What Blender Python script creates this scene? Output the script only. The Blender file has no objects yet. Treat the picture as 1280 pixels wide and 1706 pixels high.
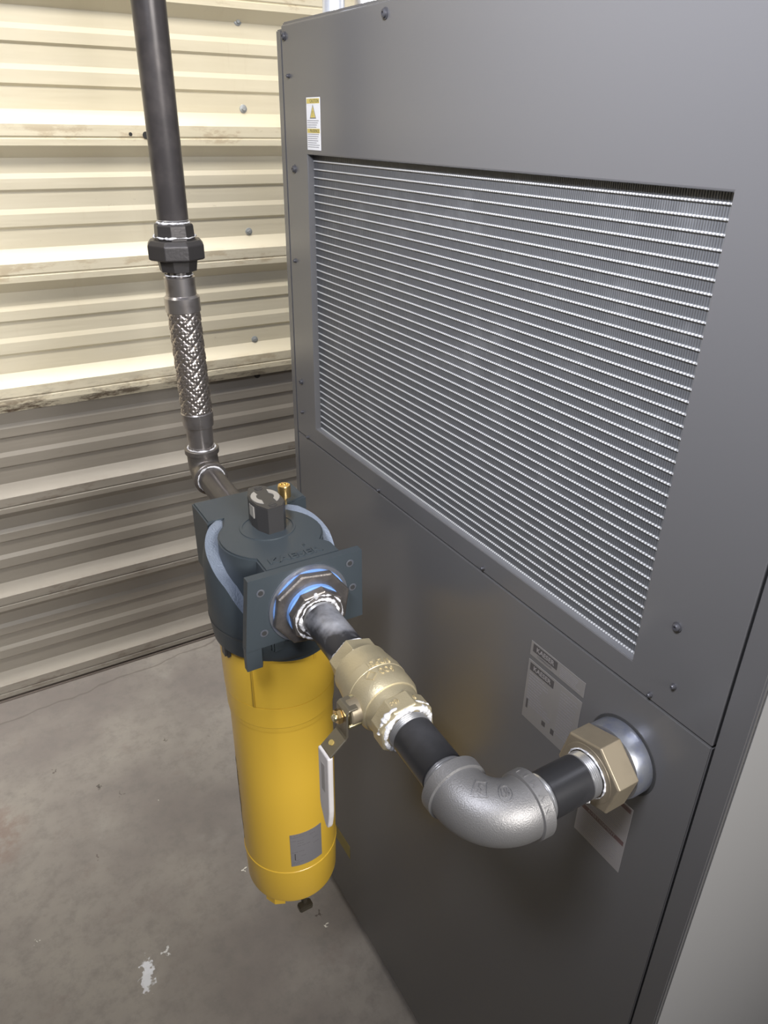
import bpy, bmesh, math, random
from mathutils import Vector, Matrix, noise
random.seed(7)
C = bpy.context.scene.collection
sc = bpy.context.scene
PI = math.pi
V = Vector

# ------------------------------------------------------------------ camera, world, lights
F = 1222.93
yaw, pit, rol = 0.54276592, 0.48471186, -0.01584455
fwd = V((math.sin(yaw)*math.cos(pit), math.cos(yaw)*math.cos(pit), -math.sin(pit)))
rt = V((math.cos(yaw), -math.sin(yaw), 0)); dn = fwd.cross(rt)
rr = math.cos(rol)*rt + math.sin(rol)*dn; dd = -math.sin(rol)*rt + math.cos(rol)*dn
cam = bpy.data.objects.new('camera', bpy.data.cameras.new('camera')); C.objects.link(cam)
mw = Matrix((rr, -dd, -fwd)).transposed().to_4x4(); mw.translation = V((-0.508, 0, 1.655))
cam.matrix_world = mw
cam.data.sensor_fit = 'VERTICAL'; cam.data.sensor_height = 36; cam.data.sensor_width = 27
cam.data.lens = F/1706*36; cam.data.clip_start = .02
sc.camera = cam
sc.view_settings.view_transform = 'Standard'; sc.view_settings.look = 'None'
sc.view_settings.exposure = 0.0; sc.view_settings.gamma = 1

w = bpy.data.worlds.new('World'); sc.world = w; w.use_nodes = True
nt = w.node_tree; nt.nodes.clear()
wo = nt.nodes.new('ShaderNodeOutputWorld'); bg = nt.nodes.new('ShaderNodeBackground')
tc = nt.nodes.new('ShaderNodeTexCoord'); sx = nt.nodes.new('ShaderNodeSeparateXYZ')
cr = nt.nodes.new('ShaderNodeValToRGB')
nt.links.new(tc.outputs['Generated'], sx.inputs[0]); nt.links.new(sx.outputs['Z'], cr.inputs[0])
nt.links.new(cr.outputs[0], bg.inputs[0]); nt.links.new(bg.outputs[0], wo.inputs[0])
cr.color_ramp.elements[0].position = 0.0; cr.color_ramp.elements[0].color = (.20, .19, .18, 1)
cr.color_ramp.elements[1].position = 0.75; cr.color_ramp.elements[1].color = (.80, .82, .92, 1)
bg.inputs[1].default_value = 0.255

def area(name, loc, target, sx_, sy_, power, col, spread=180):
    l = bpy.data.lights.new(name, 'AREA'); l.shape = 'RECTANGLE'; l.size = sx_; l.size_y = sy_
    l.energy = power; l.color = col; l.spread = math.radians(spread)
    o = bpy.data.objects.new(name, l); C.objects.link(o); o.location = loc
    d = V(target)-V(loc); o.rotation_euler = d.to_track_quat('-Z', 'Y').to_euler(); return o
area('wall_wash_lamp', (-0.5, 1.40, 2.75), (-0.5, 2.15, 1.15), 2.4, .25, 14, (1, .95, .87), 110)
area('bay_door_light', (0.0, -1.9, 2.3), (-.1, .9, 1.35), 1.2, .8, 15, (1, .97, .93), 68)
area('face_fill_light', (-0.75, .18, 2.25), (0, .45, 1.9), .35, .25, 13.5, (.88, .90, 1), 100)  # added light without a known source, brightens the upper cabinet face
area('floor_fill_light', (-.75, 2.0, 3.0), (-.75, 1.98, 0), 2.2, .2, 3.6, (1, .96, .90), 32)  # added overhead light, lifts the floor strip near the back wall

# ------------------------------------------------------------------ materials
def mat(name, col, rough=.5, metal=0, spec=.5, bump=None, var=None, coat=0):
    m = bpy.data.materials.new(name); m.use_nodes = True; t = m.node_tree; b = t.nodes['Principled BSDF']
    b.inputs['Base Color'].default_value = (*col, 1); b.inputs['Roughness'].default_value = rough
    b.inputs['Metallic'].default_value = metal; b.inputs['Specular IOR Level'].default_value = spec
    b.inputs['Coat Weight'].default_value = coat
    if bump or var:
        co = t.nodes.new('ShaderNodeTexCoord')
    if bump:
        n = t.nodes.new('ShaderNodeTexNoise'); n.inputs['Scale'].default_value = bump[0]; n.inputs['Detail'].default_value = 3
        bp = t.nodes.new('ShaderNodeBump'); bp.inputs['Strength'].default_value = bump[1]; bp.inputs['Distance'].default_value = bump[2]
        t.links.new(co.outputs['Object'], n.inputs['Vector']); t.links.new(n.outputs[0], bp.inputs['Height']); t.links.new(bp.outputs[0], b.inputs['Normal'])
    if var:   # (scale, colour2, lo, hi)
        n = t.nodes.new('ShaderNodeTexNoise'); n.inputs['Scale'].default_value = var[0]; n.inputs['Detail'].default_value = 5
        t.links.new(co.outputs['Object'], n.inputs['Vector'])
        mr = t.nodes.new('ShaderNodeMapRange'); mr.inputs[1].default_value = var[2]; mr.inputs[2].default_value = var[3]
        t.links.new(n.outputs[0], mr.inputs[0])
        mx = t.nodes.new('ShaderNodeMix'); mx.data_type = 'RGBA'; mx.inputs[6].default_value = (*col, 1); mx.inputs[7].default_value = (*var[1], 1)
        t.links.new(mr.outputs[0], mx.inputs[0]); t.links.new(mx.outputs[2], b.inputs['Base Color'])
    return m

class NT:
    """small node-graph builder"""
    def __init__(s, m): s.t = m.node_tree; s.b = s.t.nodes['Principled BSDF']; s.co = s.t.nodes.new('ShaderNodeTexCoord').outputs['Object']
    def put(s, sock, v):
        if hasattr(v, 'is_linked') or hasattr(v, 'links'): s.t.links.new(v, sock)
        else: sock.default_value = v
    def noise(s, scale, detail=4, vec=None, rough=.55):
        n = s.t.nodes.new('ShaderNodeTexNoise'); n.inputs['Scale'].default_value = scale; n.inputs['Detail'].default_value = detail
        n.inputs['Roughness'].default_value = rough; s.t.links.new(vec or s.co, n.inputs['Vector']); return n.outputs[0]
    def mapping(s, scale, loc=(0, 0, 0), rot=(0, 0, 0), vec=None):
        n = s.t.nodes.new('ShaderNodeMapping'); n.inputs['Scale'].default_value = scale; n.inputs['Location'].default_value = loc
        n.inputs['Rotation'].default_value = rot
        s.t.links.new(vec or s.co, n.inputs['Vector']); return n.outputs[0]
    def math(s, op, a, b=0., c=0.):
        n = s.t.nodes.new('ShaderNodeMath'); n.operation = op; s.put(n.inputs[0], a); s.put(n.inputs[1], b); s.put(n.inputs[2], c); return n.outputs[0]
    def rng(s, v, a, b, c=0., d=1.):
        n = s.t.nodes.new('ShaderNodeMapRange'); n.interpolation_type = 'SMOOTHSTEP'; s.put(n.inputs[0], v)
        for i, k in enumerate((a, b, c, d)): n.inputs[i+1].default_value = k
        return n.outputs[0]
    def mix(s, f, a, b):
        n = s.t.nodes.new('ShaderNodeMix'); n.data_type = 'RGBA'; s.put(n.inputs[0], f)
        for i, k in ((6, a), (7, b)): s.put(n.inputs[i], (*k, 1) if isinstance(k, tuple) else k)
        return n.outputs[2]
    def xyz(s, vec=None):
        n = s.t.nodes.new('ShaderNodeSeparateXYZ'); s.t.links.new(vec or s.co, n.inputs[0]); return n.outputs
    def dist(s, p, sc_=(1, 1, 1), warp=None):
        n = s.t.nodes.new('ShaderNodeVectorMath'); n.operation = 'SUBTRACT'; s.t.links.new(warp or s.co, n.inputs[0]); n.inputs[1].default_value = p
        m = s.t.nodes.new('ShaderNodeVectorMath'); m.operation = 'MULTIPLY'; s.t.links.new(n.outputs[0], m.inputs[0]); m.inputs[1].default_value = sc_
        l = s.t.nodes.new('ShaderNodeVectorMath'); l.operation = 'LENGTH'; s.t.links.new(m.outputs[0], l.inputs[0]); return l.outputs['Value']
    def warp(s, scale, amt):
        n = s.t.nodes.new('ShaderNodeTexNoise'); n.inputs['Scale'].default_value = scale; s.t.links.new(s.co, n.inputs['Vector'])
        a = s.t.nodes.new('ShaderNodeVectorMath'); a.operation = 'MULTIPLY_ADD'; s.t.links.new(n.outputs['Color'], a.inputs[0])
        a.inputs[1].default_value = (amt,)*3; s.t.links.new(s.co, a.inputs[2])
        b = s.t.nodes.new('ShaderNodeVectorMath'); b.operation = 'SUBTRACT'; s.t.links.new(a.outputs[0], b.inputs[0]); b.inputs[1].default_value = (amt*.5,)*3
        return b.outputs[0]
    def bump(s, h, strength, distance):
        bp = s.t.nodes.new('ShaderNodeBump'); bp.inputs['Strength'].default_value = strength; bp.inputs['Distance'].default_value = distance
        s.t.links.new(h, bp.inputs['Height']); s.t.links.new(bp.outputs[0], s.b.inputs['Normal'])
    def base(s, c): s.t.links.new(c, s.b.inputs['Base Color'])

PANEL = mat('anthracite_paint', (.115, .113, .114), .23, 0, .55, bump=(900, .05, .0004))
PANEL_LIT = mat('lit_side_paint', (.27, .268, .268), .40, 0, .5)  # cabinet paint made lighter for the light falling on the near side
DARKGAP = mat('dark_recess', (.035, .035, .035), .8)
SEAM = mat('seam_paint', (.055, .055, .055), .6)
SCREW = mat('dark_screw', (.09, .09, .10), .4, .4)
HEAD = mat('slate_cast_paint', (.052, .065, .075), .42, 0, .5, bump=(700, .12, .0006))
HEADSHEEN = mat('rough_cast_sheen', (.22, .26, .33), .34, .25, .8, bump=(420, .8, .0014))  # same paint as the head, lightened to hold the sheen on the shoulder
BLACKPL = mat('black_plastic', (.045, .043, .043), .35)
YEL = mat('yellow_tank_paint', (.82, .52, .055), .33, 0, .5, coat=.15)
YELDK = mat('yellow_seam_shadow', (.45, .28, .03), .5)
PIPE = mat('black_pipe', (.040, .040, .043), .30, .35, .6, bump=(60, .08, .001), var=(14, (.10, .10, .11), .5, .85))
PIPEOLD = mat('weathered_black_pipe', (.075, .068, .068), .30, .35, .6, var=(30, (.14, .125, .12), .45, .9), bump=(40, .15, .001))
SMEAR = mat('pipe_with_paste_smears', (.040, .040, .045), .33, .25, .6, var=(17, (.50, .51, .56), .50, .72))
CASTFE = mat('malleable_iron', (.27, .265, .265), .46, .62, .5, bump=(750, .4, .0008))
CASTDK = mat('dark_malleable_iron', (.19, .175, .165), .38, .75, .5, bump=(350, .35, .0010), var=(60, (.30, .27, .25), .45, .8))
UNIONM = mat('dark_union_iron', (.085, .080, .080), .42, .6, .5, bump=(250, .3, .001))
THREAD = mat('bright_thread', (.60, .60, .61), .28, .8)
STEEL = mat('stainless_steel', (.52, .49, .48), .28, .9, bump=(120, .05, .001), var=(40, (.33, .29, .27), .5, .75))
BRASS = mat('brass_cast', (.62, .54, .36), .42, .65, .5, bump=(500, .35, .0008))
BRASSB = mat('brass_nut', (.29, .245, .175), .38, .45, .5, var=(25, (.22, .185, .135), .45, .8))
BRASSP = mat('polished_brass', (.85, .60, .25), .22, .95)
PLATED = mat('yellow_zinc_plate', (.72, .66, .42), .25, .95)
PASTE = mat('pipe_dope', (.80, .80, .82), .45, bump=(260, .9, .002), var=(150, (.40, .40, .42), .5, .68))
BLUE = mat('blue_seal', (.22, .42, .88), .30, .1)
SILV = mat('silver_ring', (.40, .42, .47), .34, .8, bump=(60, .4, .001), var=(70, (.30, .33, .45), .45, .7))
VINYL = mat('white_vinyl', (.72, .69, .69), .4)
VINYL_SHADE = mat('shaded_inset', (.42, .40, .39), .5)  # white vinyl greyed for the shade on the wide side of the grip
LEVER = mat('lever_steel', (.30, .27, .21), .35, .8)
WHITE = mat('white_label', (.80, .80, .80), .5)
SHADEL = mat('shaded_label', (.205, .195, .185), .45)  # white label stock with its shade put into the colour
SHADEL2 = mat('shaded_warning_stock', (.26, .245, .24), .45)  # white stock and print darkened likewise, shade included in the tone
INK = mat('label_ink', (.07, .065, .065), .6)
INKG = mat('grey_ink', (.22, .21, .22), .6)
REDB = mat('muted_red_band', (.115, .070, .070), .5)
YBAND = mat('yellow_band', (.62, .50, .13), .5)
YSTK = mat('yellow_sticker_stock', (.30, .24, .06), .5)
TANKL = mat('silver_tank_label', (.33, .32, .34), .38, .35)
ALU = mat('aluminium_tube', (.85, .86, .85), .38, .35)
GALV = mat('galvanised', (.74, .77, .82), .28, .55)
WASH = mat('galvanised_screw', (.42, .44, .45), .45, .3)
CLEAR = mat('clear_window_plastic', (.36, .34, .31), .15, .0, .8)
FOIL = mat('silver_duct', (.62, .60, .58), .3, .8, bump=(60, .9, .004))
DRAIN = mat('dark_drain', (.06, .05, .035), .4)

FIN = mat('fin_pack', (.11, .115, .12), .45, .3); g = NT(FIN)
o = g.xyz(); wv = g.math('SINE', g.math('MULTIPLY', o[1], 2500.)); 
n = g.noise(22, 4)
g.base(g.mix(g.math('ADD', g.rng(wv, -1, 1, 0, .35), g.rng(n, .5, .8, 0, .35)), (.085, .088, .093), (.22, .225, .23))); g.bump(wv, .5, .0006)
TUBE = mat('condenser_tube', (.80, .81, .80), .4, .3); g = NT(TUBE)
o = g.xyz(); wv = g.math('SINE', g.math('MULTIPLY', o[1], 1800.)); g.base(g.mix(g.rng(wv, -.6, .9), (.36, .36, .36), (.82, .83, .83)))
BRAID = mat('steel_braid', (.55, .50, .47), .28, .92)

def sheet_mat(name, c1, c2, dirt, seed, edge=None):
    m = mat(name, c1, .42, 0, .45); g = NT(m)
    st = g.mapping((.8, 1, 9), (seed, 0, 0)); big = g.noise(1.6, 5, g.mapping((1, 1, 1.4), (seed, 0, 0)))
    c = g.mix(g.rng(big, .35, .7), c1, c2)
    streak = g.rng(g.noise(3.2, 7, g.mapping((5, 1, .8), (seed*3, 0, 0)), .7), .58, .80, 0, .35)
    c = g.mix(streak, c, dirt)
    sp = g.rng(g.noise(28, 6, g.mapping((1, 1, 1.6)), .75), .64, .74, 0, .65)
    c = g.mix(g.math('MULTIPLY', sp, g.rng(g.noise(2.3, 3), .48, .66)), c, tuple(x*.55 for x in dirt))
    z = g.xyz()[2]
    # grime gathered on the flat of every major rib
    fr = g.math('FRACT', g.math('DIVIDE', g.math('ADD', z, -.005), .317))
    fl = g.math('MULTIPLY', g.rng(fr, .03, .06), g.rng(fr, .22, .13))
    gr = g.rng(g.noise(16, 6, g.mapping((.6, 1, 1.6), (seed, 0, 0)), .7), .50, .63, 0, .7)
    c = g.mix(g.math('MULTIPLY', fl, gr), c, dirt)
    if edge:
        e = g.math('MULTIPLY', g.rng(z, edge+.075, edge+.0), g.rng(g.noise(30, 6, g.mapping((.35, 1, 1.2)), .75), .46, .62))
        e = g.math('MULTIPLY', e, g.rng(g.xyz()[0], .8, -.3, .35, 1.0))
        c = g.mix(e, c, (.13, .09, .06))
    g.base(c); g.bump(g.noise(2.5, 3, st), .35, .006)
    return m
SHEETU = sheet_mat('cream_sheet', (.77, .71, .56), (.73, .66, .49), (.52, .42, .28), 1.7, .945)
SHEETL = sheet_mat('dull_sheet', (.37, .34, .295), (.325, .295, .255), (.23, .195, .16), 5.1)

FLOORM = mat('concrete', (.4, .37, .33), .62, 0, .35); g = NT(FLOORM)
wp = g.warp(14, .05); wp2 = g.warp(75, .045)
big = g.noise(2.2, 6); fine = g.noise(26, 8, None, .7)
c = g.mix(g.rng(big, .35, .68), (.225, .202, .190), (.33, .305, .275))
c = g.mix(g.rng(fine, .42, .70, 0, .6), c, (.20, .185, .175))
c = g.mix(g.rng(g.noise(7, 6, g.mapping((1, 1, 1), (3, 8, 0)), .7), .56, .72, 0, .45), c, (.22, .185, .17))
c = g.mix(g.rng(g.noise(5, 5, g.mapping((1, 1, 1), (9, 1, 0)), .6), .58, .72, 0, .35), c, (.39, .37, .34))
c = g.mix(g.math('MULTIPLY', g.rng(g.dist((-.72, 1.62, 0), (1, .9, 1), wp), .13, .06, 0, .5), g.rng(fine, .35, .6)), c, (.27, .19, .16))
for p, r_, col in (((-.452, 1.064, 0), .016, (.75, .77, .82)), ((-.444, 1.09, 0), .013, (.8, .82, .88)), ((-.46, 1.045, 0), .009, (.7, .7, .75)),
                   ((-.40, 1.10, 0), .006, (.7, .7, .7)), ((-.17, 1.21, 0), .004, (.9, .88, .8)), ((-.06, .98, 0), .004, (.9, .88, .8)), ((-.30, 1.53, 0), .005, (.6, .57, .5)),
                   ((-.43, 1.66, 0), .007, (.10, .09, .08)), ((-.10, 1.70, 0), .006, (.14, .12, .11)), ((-.22, 1.74, 0), .005, (.14, .12, .11)), ((-.53, 1.78, 0), .006, (.15, .13, .12)),
                   ((-.38, 1.60, 0), .006, (.16, .14, .13)), ((-.48, 1.43, 0), .006, (.17, .14, .13)), ((-.06, 1.01, 0), .006, (.12, .10, .09)), ((-.65, 1.27, 0), .004, (.8, .8, .75))):
    c = g.mix(g.rng(g.dist(p, (1, .55, 1), wp2), r_, r_*.6), c, col)
# hairline crack roughly parallel to the wall
o = g.xyz(g.warp(9, .06)); o2 = g.xyz()
cl = g.math('ABSOLUTE', g.math('SUBTRACT', g.math('ADD', o[1], g.math('MULTIPLY', o[0], -.12)), 2.125))
c = g.mix(g.rng(cl, .005, .0015, 0, .55), c, (.13, .11, .10))
g.base(c); g.bump(g.noise(40, 8), .25, .004)

# ------------------------------------------------------------------ object helpers
def tag(o, label=None, cat=None, group=None, kind=None):
    if label: o['label'] = label
    if cat: o['category'] = cat
    if group: o['group'] = group
    if kind: o['kind'] = kind
    return o
def empty(name, loc, label, cat, group=None):
    o = bpy.data.objects.new(name, None); C.objects.link(o); o.location = loc; o.empty_display_size = .05
    return tag(o, label, cat, group)
def obj(name, bm, m, parent=None, smooth=None):
    bmesh.ops.recalc_face_normals(bm, faces=bm.faces[:])
    me = bpy.data.meshes.new(name)
    if smooth is not None:
        for f in bm.faces: f.smooth = True
        for e in bm.edges:
            if len(e.link_faces) == 2 and e.calc_face_angle(0) > math.radians(smooth): e.smooth = False
    bm.to_mesh(me); bm.free(); me.materials.append(m)
    o = bpy.data.objects.new(name, me); C.objects.link(o)
    if parent:
        o.parent = parent; p = parent; loc = V((0, 0, 0))
        while p: loc += p.location; p = p.parent
        me.transform(Matrix.Translation(-loc))
    return o
def box(bm, lo, hi, bev=0):
    lo = V(lo); hi = V(hi); t = bmesh.new()
    bmesh.ops.create_cube(t, size=1)
    bmesh.ops.scale(t, vec=hi-lo, verts=t.verts); bmesh.ops.translate(t, vec=(lo+hi)/2, verts=t.verts)
    if bev: bmesh.ops.bevel(t, geom=t.edges[:], offset=bev, segments=2, affect='EDGES')
    join(bm, t); return bm
def join(bm, t):
    me = bpy.data.meshes.new('tmp'); t.to_mesh(me); t.free(); bm.from_mesh(me); bpy.data.meshes.remove(me)
def frame(ax, up=V((0, 0, 1))):
    ax = V(ax).normalized()
    if abs(ax.dot(up)) > .95: up = V((0, 1, 0))
    u = up.cross(ax).normalized(); v = ax.cross(u).normalized(); return u, v, ax   # v ~ up
def lathe(bm, o, ax, prof, n=48, sides=None, ph=0):
    """prof: list of (s along axis, radius); n sides (n=6 gives a hexagon, radius = corner radius)"""
    u, v, a = frame(ax); o = V(o); rings = []
    for s, r in prof:
        c = o + a*s
        if r < 1e-6: rings.append([bm.verts.new(c)]); continue
        rings.append([bm.verts.new(c + (u*math.cos(2*PI*i/n+ph) + v*math.sin(2*PI*i/n+ph))*r) for i in range(n)])
    for A, B in zip(rings, rings[1:]):
        for i in range(n):
            j = (i+1) % n
            q = [A[i % len(A)], A[j % len(A)], B[j % len(B)], B[i % len(B)]]
            q2 = []
            for x in q:
                if x not in q2: q2.append(x)
            if len(q2) > 2: bm.faces.new(q2)
    for R in (rings[0], rings[-1]):
        if len(R) > 2:
            try: bm.faces.new(R)
            except ValueError: pass
    return bm
def prism(bm, pts, z0, z1, bev=0):
    t = bmesh.new(); f = t.faces.new([t.verts.new((x, y, z0)) for x, y in pts])
    r = bmesh.ops.extrude_face_region(t, geom=[f]); bmesh.ops.translate(t, vec=(0, 0, z1-z0), verts=[x for x in r['geom'] if isinstance(x, bmesh.types.BMVert)])
    if bev:
        es = [e for e in t.edges if all(abs(v_.co.z-z1) < 1e-6 for v_ in e.verts)]
        bmesh.ops.bevel(t, geom=es, offset=bev, segments=2, affect='EDGES')
    join(bm, t); return bm
def thread(s0, s1, r, pitch=.0022, d=.0012):
    out = []; s = s0; sg = 1 if s1 > s0 else -1
    while (s1-s)*sg > pitch*.6:
        out += [(s, r-d), (s+sg*pitch*.5, r)]; s += sg*pitch
    out.append((s1, r-d)); return out
def text(body, size, fn, name, m, parent, ext=0, align='CENTER', bold=0, mono=False):
    cu = bpy.data.curves.new('t', 'FONT'); cu.body = body; cu.size = size; cu.extrude = ext; cu.align_x = align; cu.align_y = 'CENTER'
    cu.offset = bold; cu.resolution_u = 3
    t = bpy.data.objects.new('t', cu); C.objects.link(t); bpy.context.view_layer.update()
    me = bpy.data.meshes.new_from_object(t.evaluated_get(bpy.context.evaluated_depsgraph_get()))
    bpy.data.objects.remove(t); bpy.data.curves.remove(cu)
    bm = bmesh.new(); bm.from_mesh(me); bpy.data.meshes.remove(me)
    for v_ in bm.verts: v_.co = fn(v_.co.x, v_.co.y, v_.co.z)
    return obj(name, bm, m, parent)
def ring_text_fn(o, ax, r, s0, phi0, flip=1):
    """u runs round the cylinder, v along its axis"""
    u, v, a = frame(ax); o = V(o)
    def fn(x, y, z):
        ph = phi0 - flip*x/r
        return o + a*(s0-flip*y) + (u*math.cos(ph)+v*math.sin(ph))*(r+z)
    return fn
def blob_ring(bm, o, ax, r, rad, amp, seed, n=64, m=8, arc=(0, 2*PI)):
    """irregular ring of paste"""
    u, v, a = frame(ax); o = V(o); rings = []
    for i in range(n+1):
        t = arc[0]+(arc[1]-arc[0])*i/n; d = u*math.cos(t)+v*math.sin(t)
        k = rad*(.9+amp*(noise.noise(V((math.cos(t)*2.3+seed, math.sin(t)*2.3, seed)))*1.3+noise.noise(V((math.cos(t)*9+seed, math.sin(t)*9, seed)))*.8))
        e = 1
        rr_ = [bm.verts.new(o + d*(r+math.cos(2*PI*j/m)*max(k, rad*.25)) + a*(math.sin(2*PI*j/m)*max(k, rad*.25)+rad*amp*noise.noise(V((t*3, seed, 2))))) for j in range(m)]
        rings.append(rr_)
    for A, B in zip(rings, rings[1:]):
        for j in range(m): bm.faces.new([A[j], A[(j+1) % m], B[(j+1) % m], B[j]])
    bmesh.ops.remove_doubles(bm, verts=bm.verts[:], dist=1e-5); return bm

# ------------------------------------------------------------------ setting: floor, walls
bm = bmesh.new(); box(bm, (-3.2, -2.5, -.1), (2.6, 2.3, 0)); tag(obj('floor', bm, FLOORM), kind='structure')
WY = 2.19; P = .317; MAJ = .032
def wall_profile(z0, z1):
    pts = []
    k = int(math.floor(z0/P))-1
    while k*P < z1+P:
        z = .003+k*P
        pts += [(z-.016, 0), (z+.012, MAJ), (z+.026, MAJ), (z+.029, MAJ-.003), (z+.033, MAJ), (z+.058, MAJ), (z+.090, 0),
                (z+.138, 0), (z+.144, .006), (z+.172, .006), (z+.184, 0), (z+.224, 0), (z+.230, .006), (z+.254, .006), (z+.266, 0)]
        k += 1
    pts = [p for p in pts if z0 <= p[0] <= z1]
    return pts
def sheet(pts, off, m, name, parent=None):
    bm = bmesh.new(); xs = [-3.2+5.8*i/58 for i in range(59)]
    cols = []
    for x in xs:
        cols.append([bm.verts.new((x, WY-d-off+.0015*noise.noise(V((x*2, z*3, 0))), z)) for z, d in pts] )
    for A, B in zip(cols, cols[1:]):
        for i in range(len(pts)-1): bm.faces.new([A[i], A[i+1], B[i+1], B[i]])
    bmesh.ops.recalc_face_normals(bm, faces=bm.faces[:])
    o = obj(name, bm, m, parent); md = o.modifiers.new('thick', 'SOLIDIFY'); md.thickness = .0012; md.offset = 0
    return o
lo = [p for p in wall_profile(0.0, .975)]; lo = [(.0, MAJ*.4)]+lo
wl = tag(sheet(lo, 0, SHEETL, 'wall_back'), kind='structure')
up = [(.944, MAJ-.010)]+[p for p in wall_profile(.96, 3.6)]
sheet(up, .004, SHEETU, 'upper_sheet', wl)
bm = bmesh.new(); box(bm, (-3.2, WY-.034, 0), (2.6, WY+.03, .006)); tag(obj('baseboard_back', bm, mat('rusty_base_angle', (.20, .17, .15), .6)), kind='structure')
bm = bmesh.new(); box(bm, (-3.26, -2.5, 0), (-3.2, 2.25, 3.6)); tag(obj('wall_left', bm, mat('cream_wall', (.62, .57, .45), .6)), kind='structure')

def hexscrew(x, z, label, y=None, dark=False):
    y = WY-.004 if y is None else y
    e = empty('wall_screw', (x, y, z), label, 'screw', 'screws in the back wall')
    b = bmesh.new(); lathe(b, (x, y, z), (0, -1, 0), [(0, .0105), (.0015, .0105), (.0028, .008), (.0028, 0)], 24); obj('washer', b, WASH if not dark else UNIONM, e, 30)
    b = bmesh.new(); lathe(b, (x, y, z), (0, -1, 0), [(.002, .0055), (.0065, .0055), (.007, .0045), (.007, 0)], 6); obj('hex_head', b, WASH if not dark else UNIONM, e)
hexscrew(.336, 1.892, 'bright hex screw with washer, topmost on the cream wall left of the cabinet')
hexscrew(.336, 1.690, 'bright hex screw with washer, second from top on the cream wall left of the cabinet')
hexscrew(.328, 1.372, 'hex screw in the cream wall beside the cabinet, level with the pipe union')
hexscrew(.323, 1.052, 'hex screw in the cream wall beside the cabinet, level with the braided hose')
hexscrew(.325, .935, 'dark lowest screw in the shaded groove just below the cream sheet', dark=True, y=WY)
for x, z, r_, lb in ((.052, 1.624, .0085, 'large dark hole in the cream wall right beside the vertical pipe'), (.013, 1.626, .0045, 'small dark hole in the cream wall left of the vertical pipe')):
    b = bmesh.new(); lathe(b, (x, WY-MAJ-.0058, z), (0, -1, 0), [(0, r_), (.0010, r_*.98), (.0010, 0)], 20)
    tag(obj('bolt_hole', b, DARKGAP, None, 30), lb, 'hole', 'holes in the cream wall')

# ------------------------------------------------------------------ cabinet
cab = empty('dryer_cabinet', (.4, .70, 0), 'tall charcoal sheet-metal cabinet with a ribbed condenser grille and a brass outlet', 'cabinet')
YF, YN = 1.147, .262; ZT = 1.779; ZS = 1.163; ZB = .035; X1 = .80
gy0, gy1, gz0, gz1 = .364, 1.0736, 1.191, 1.616
b = bmesh.new()
def panel_with_hole(b, y0, y1, z0, z1, hy0, hy1, hz0, hz1, x0, x1):
    O = [(y0, z0), (y1, z0), (y1, z1), (y0, z1)]; H = [(hy0, hz0), (hy1, hz0), (hy1, hz1), (hy0, hz1)]
    vs = {}
    for x in (x0, x1):
        vs[x] = ([b.verts.new((x, *p)) for p in O], [b.verts.new((x, *p)) for p in H])
        for i in range(4):
            j = (i+1) % 4; b.faces.new([vs[x][0][i], vs[x][0][j], vs[x][1][j], vs[x][1][i]])
    for k in (0, 1):
        for i in range(4):
            j = (i+1) % 4; b.faces.new([vs[x0][k][i], vs[x0][k][j], vs[x1][k][j], vs[x1][k][i]])
panel_with_hole(b, YN+.0015, YF, ZS+.0012, ZT, gy0, gy1, gz0, gz1, 0, .014)
o = obj('upper_panel', b, PANEL, cab); md = o.modifiers.new('b', 'BEVEL'); md.width = .0014; md.segments = 2
b = bmesh.new(); box(b, (0, YN+.0015, ZB), (.014, YF, ZS-.0012), .0012); obj('lower_panel', b, PANEL, cab)
b = bmesh.new(); box(b, (.001, YF+.004, ZB), (X1, YF+.022, ZT-.004), .002); obj('far_side_panel', b, PANEL, cab)
b = bmesh.new(); box(b, (.012, YF-.003, ZB), (.03, YF+.006, ZT-.006)); box(b, (.010, YN-.004, ZS-.004), (.016, YF, ZS+.004)); box(b, (.007, YN-.003, ZB), (.03, YN+.004, ZT-.006)); obj('inner_frame', b, SEAM, cab)
b = bmesh.new(); box(b, (0, .236, ZB), (.006, YN-.0005, ZT), .0015); obj('corner_post', b, PANEL, cab)
b = bmesh.new(); box(b, (.0062, .236, ZB), (X1, .250, ZT-.004), .0015); obj('near_side_panel', b, PANEL_LIT, cab)
b = bmesh.new(); box(b, (.004, .24, ZT-.006), (X1, YF+.004, ZT+.004), .0015); obj('top_panel', b, PANEL, cab)
b = bmesh.new(); box(b, (X1-.012, .25, ZB), (X1, YF+.01, ZT-.006)); obj('back_panel', b, PANEL, cab)
b = bmesh.new(); box(b, (.03, .27, 0), (X1-.03, YF-.01, ZB)); obj('plinth', b, DARKGAP, cab)
# condenser
b = bmesh.new(); box(b, (.0105, gy0-.004, gz0-.004), (.03, gy1+.004, gz1+.004)); coil = obj('condenser_coil', b, FIN, cab)
tb = bmesh.new(); box(tb, (.0086, gy0+.0015, -.0009), (.0125, gy1-.0015, .0009), .0005)
t0 = obj('tube', tb, TUBE, coil); t0.location = (-.4+.4, 0, 0)
base_me = t0.data
for k in range(39):
    z = 1.6075-.01092*k
    t = t0 if k == 0 else t0.copy()
    if k: C.objects.link(t); t.parent = coil
    t.location = (0, 0, z)
b = bmesh.new(); box(b, (.0015, gy0, gz0-.0008), (.013, gy1, gz0+.0006), .0004); obj('sill_lip', b, mat('lit_lip', (.30, .30, .31), .3, .5), cab)  # paler lip colour carries the light caught along the sill
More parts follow.
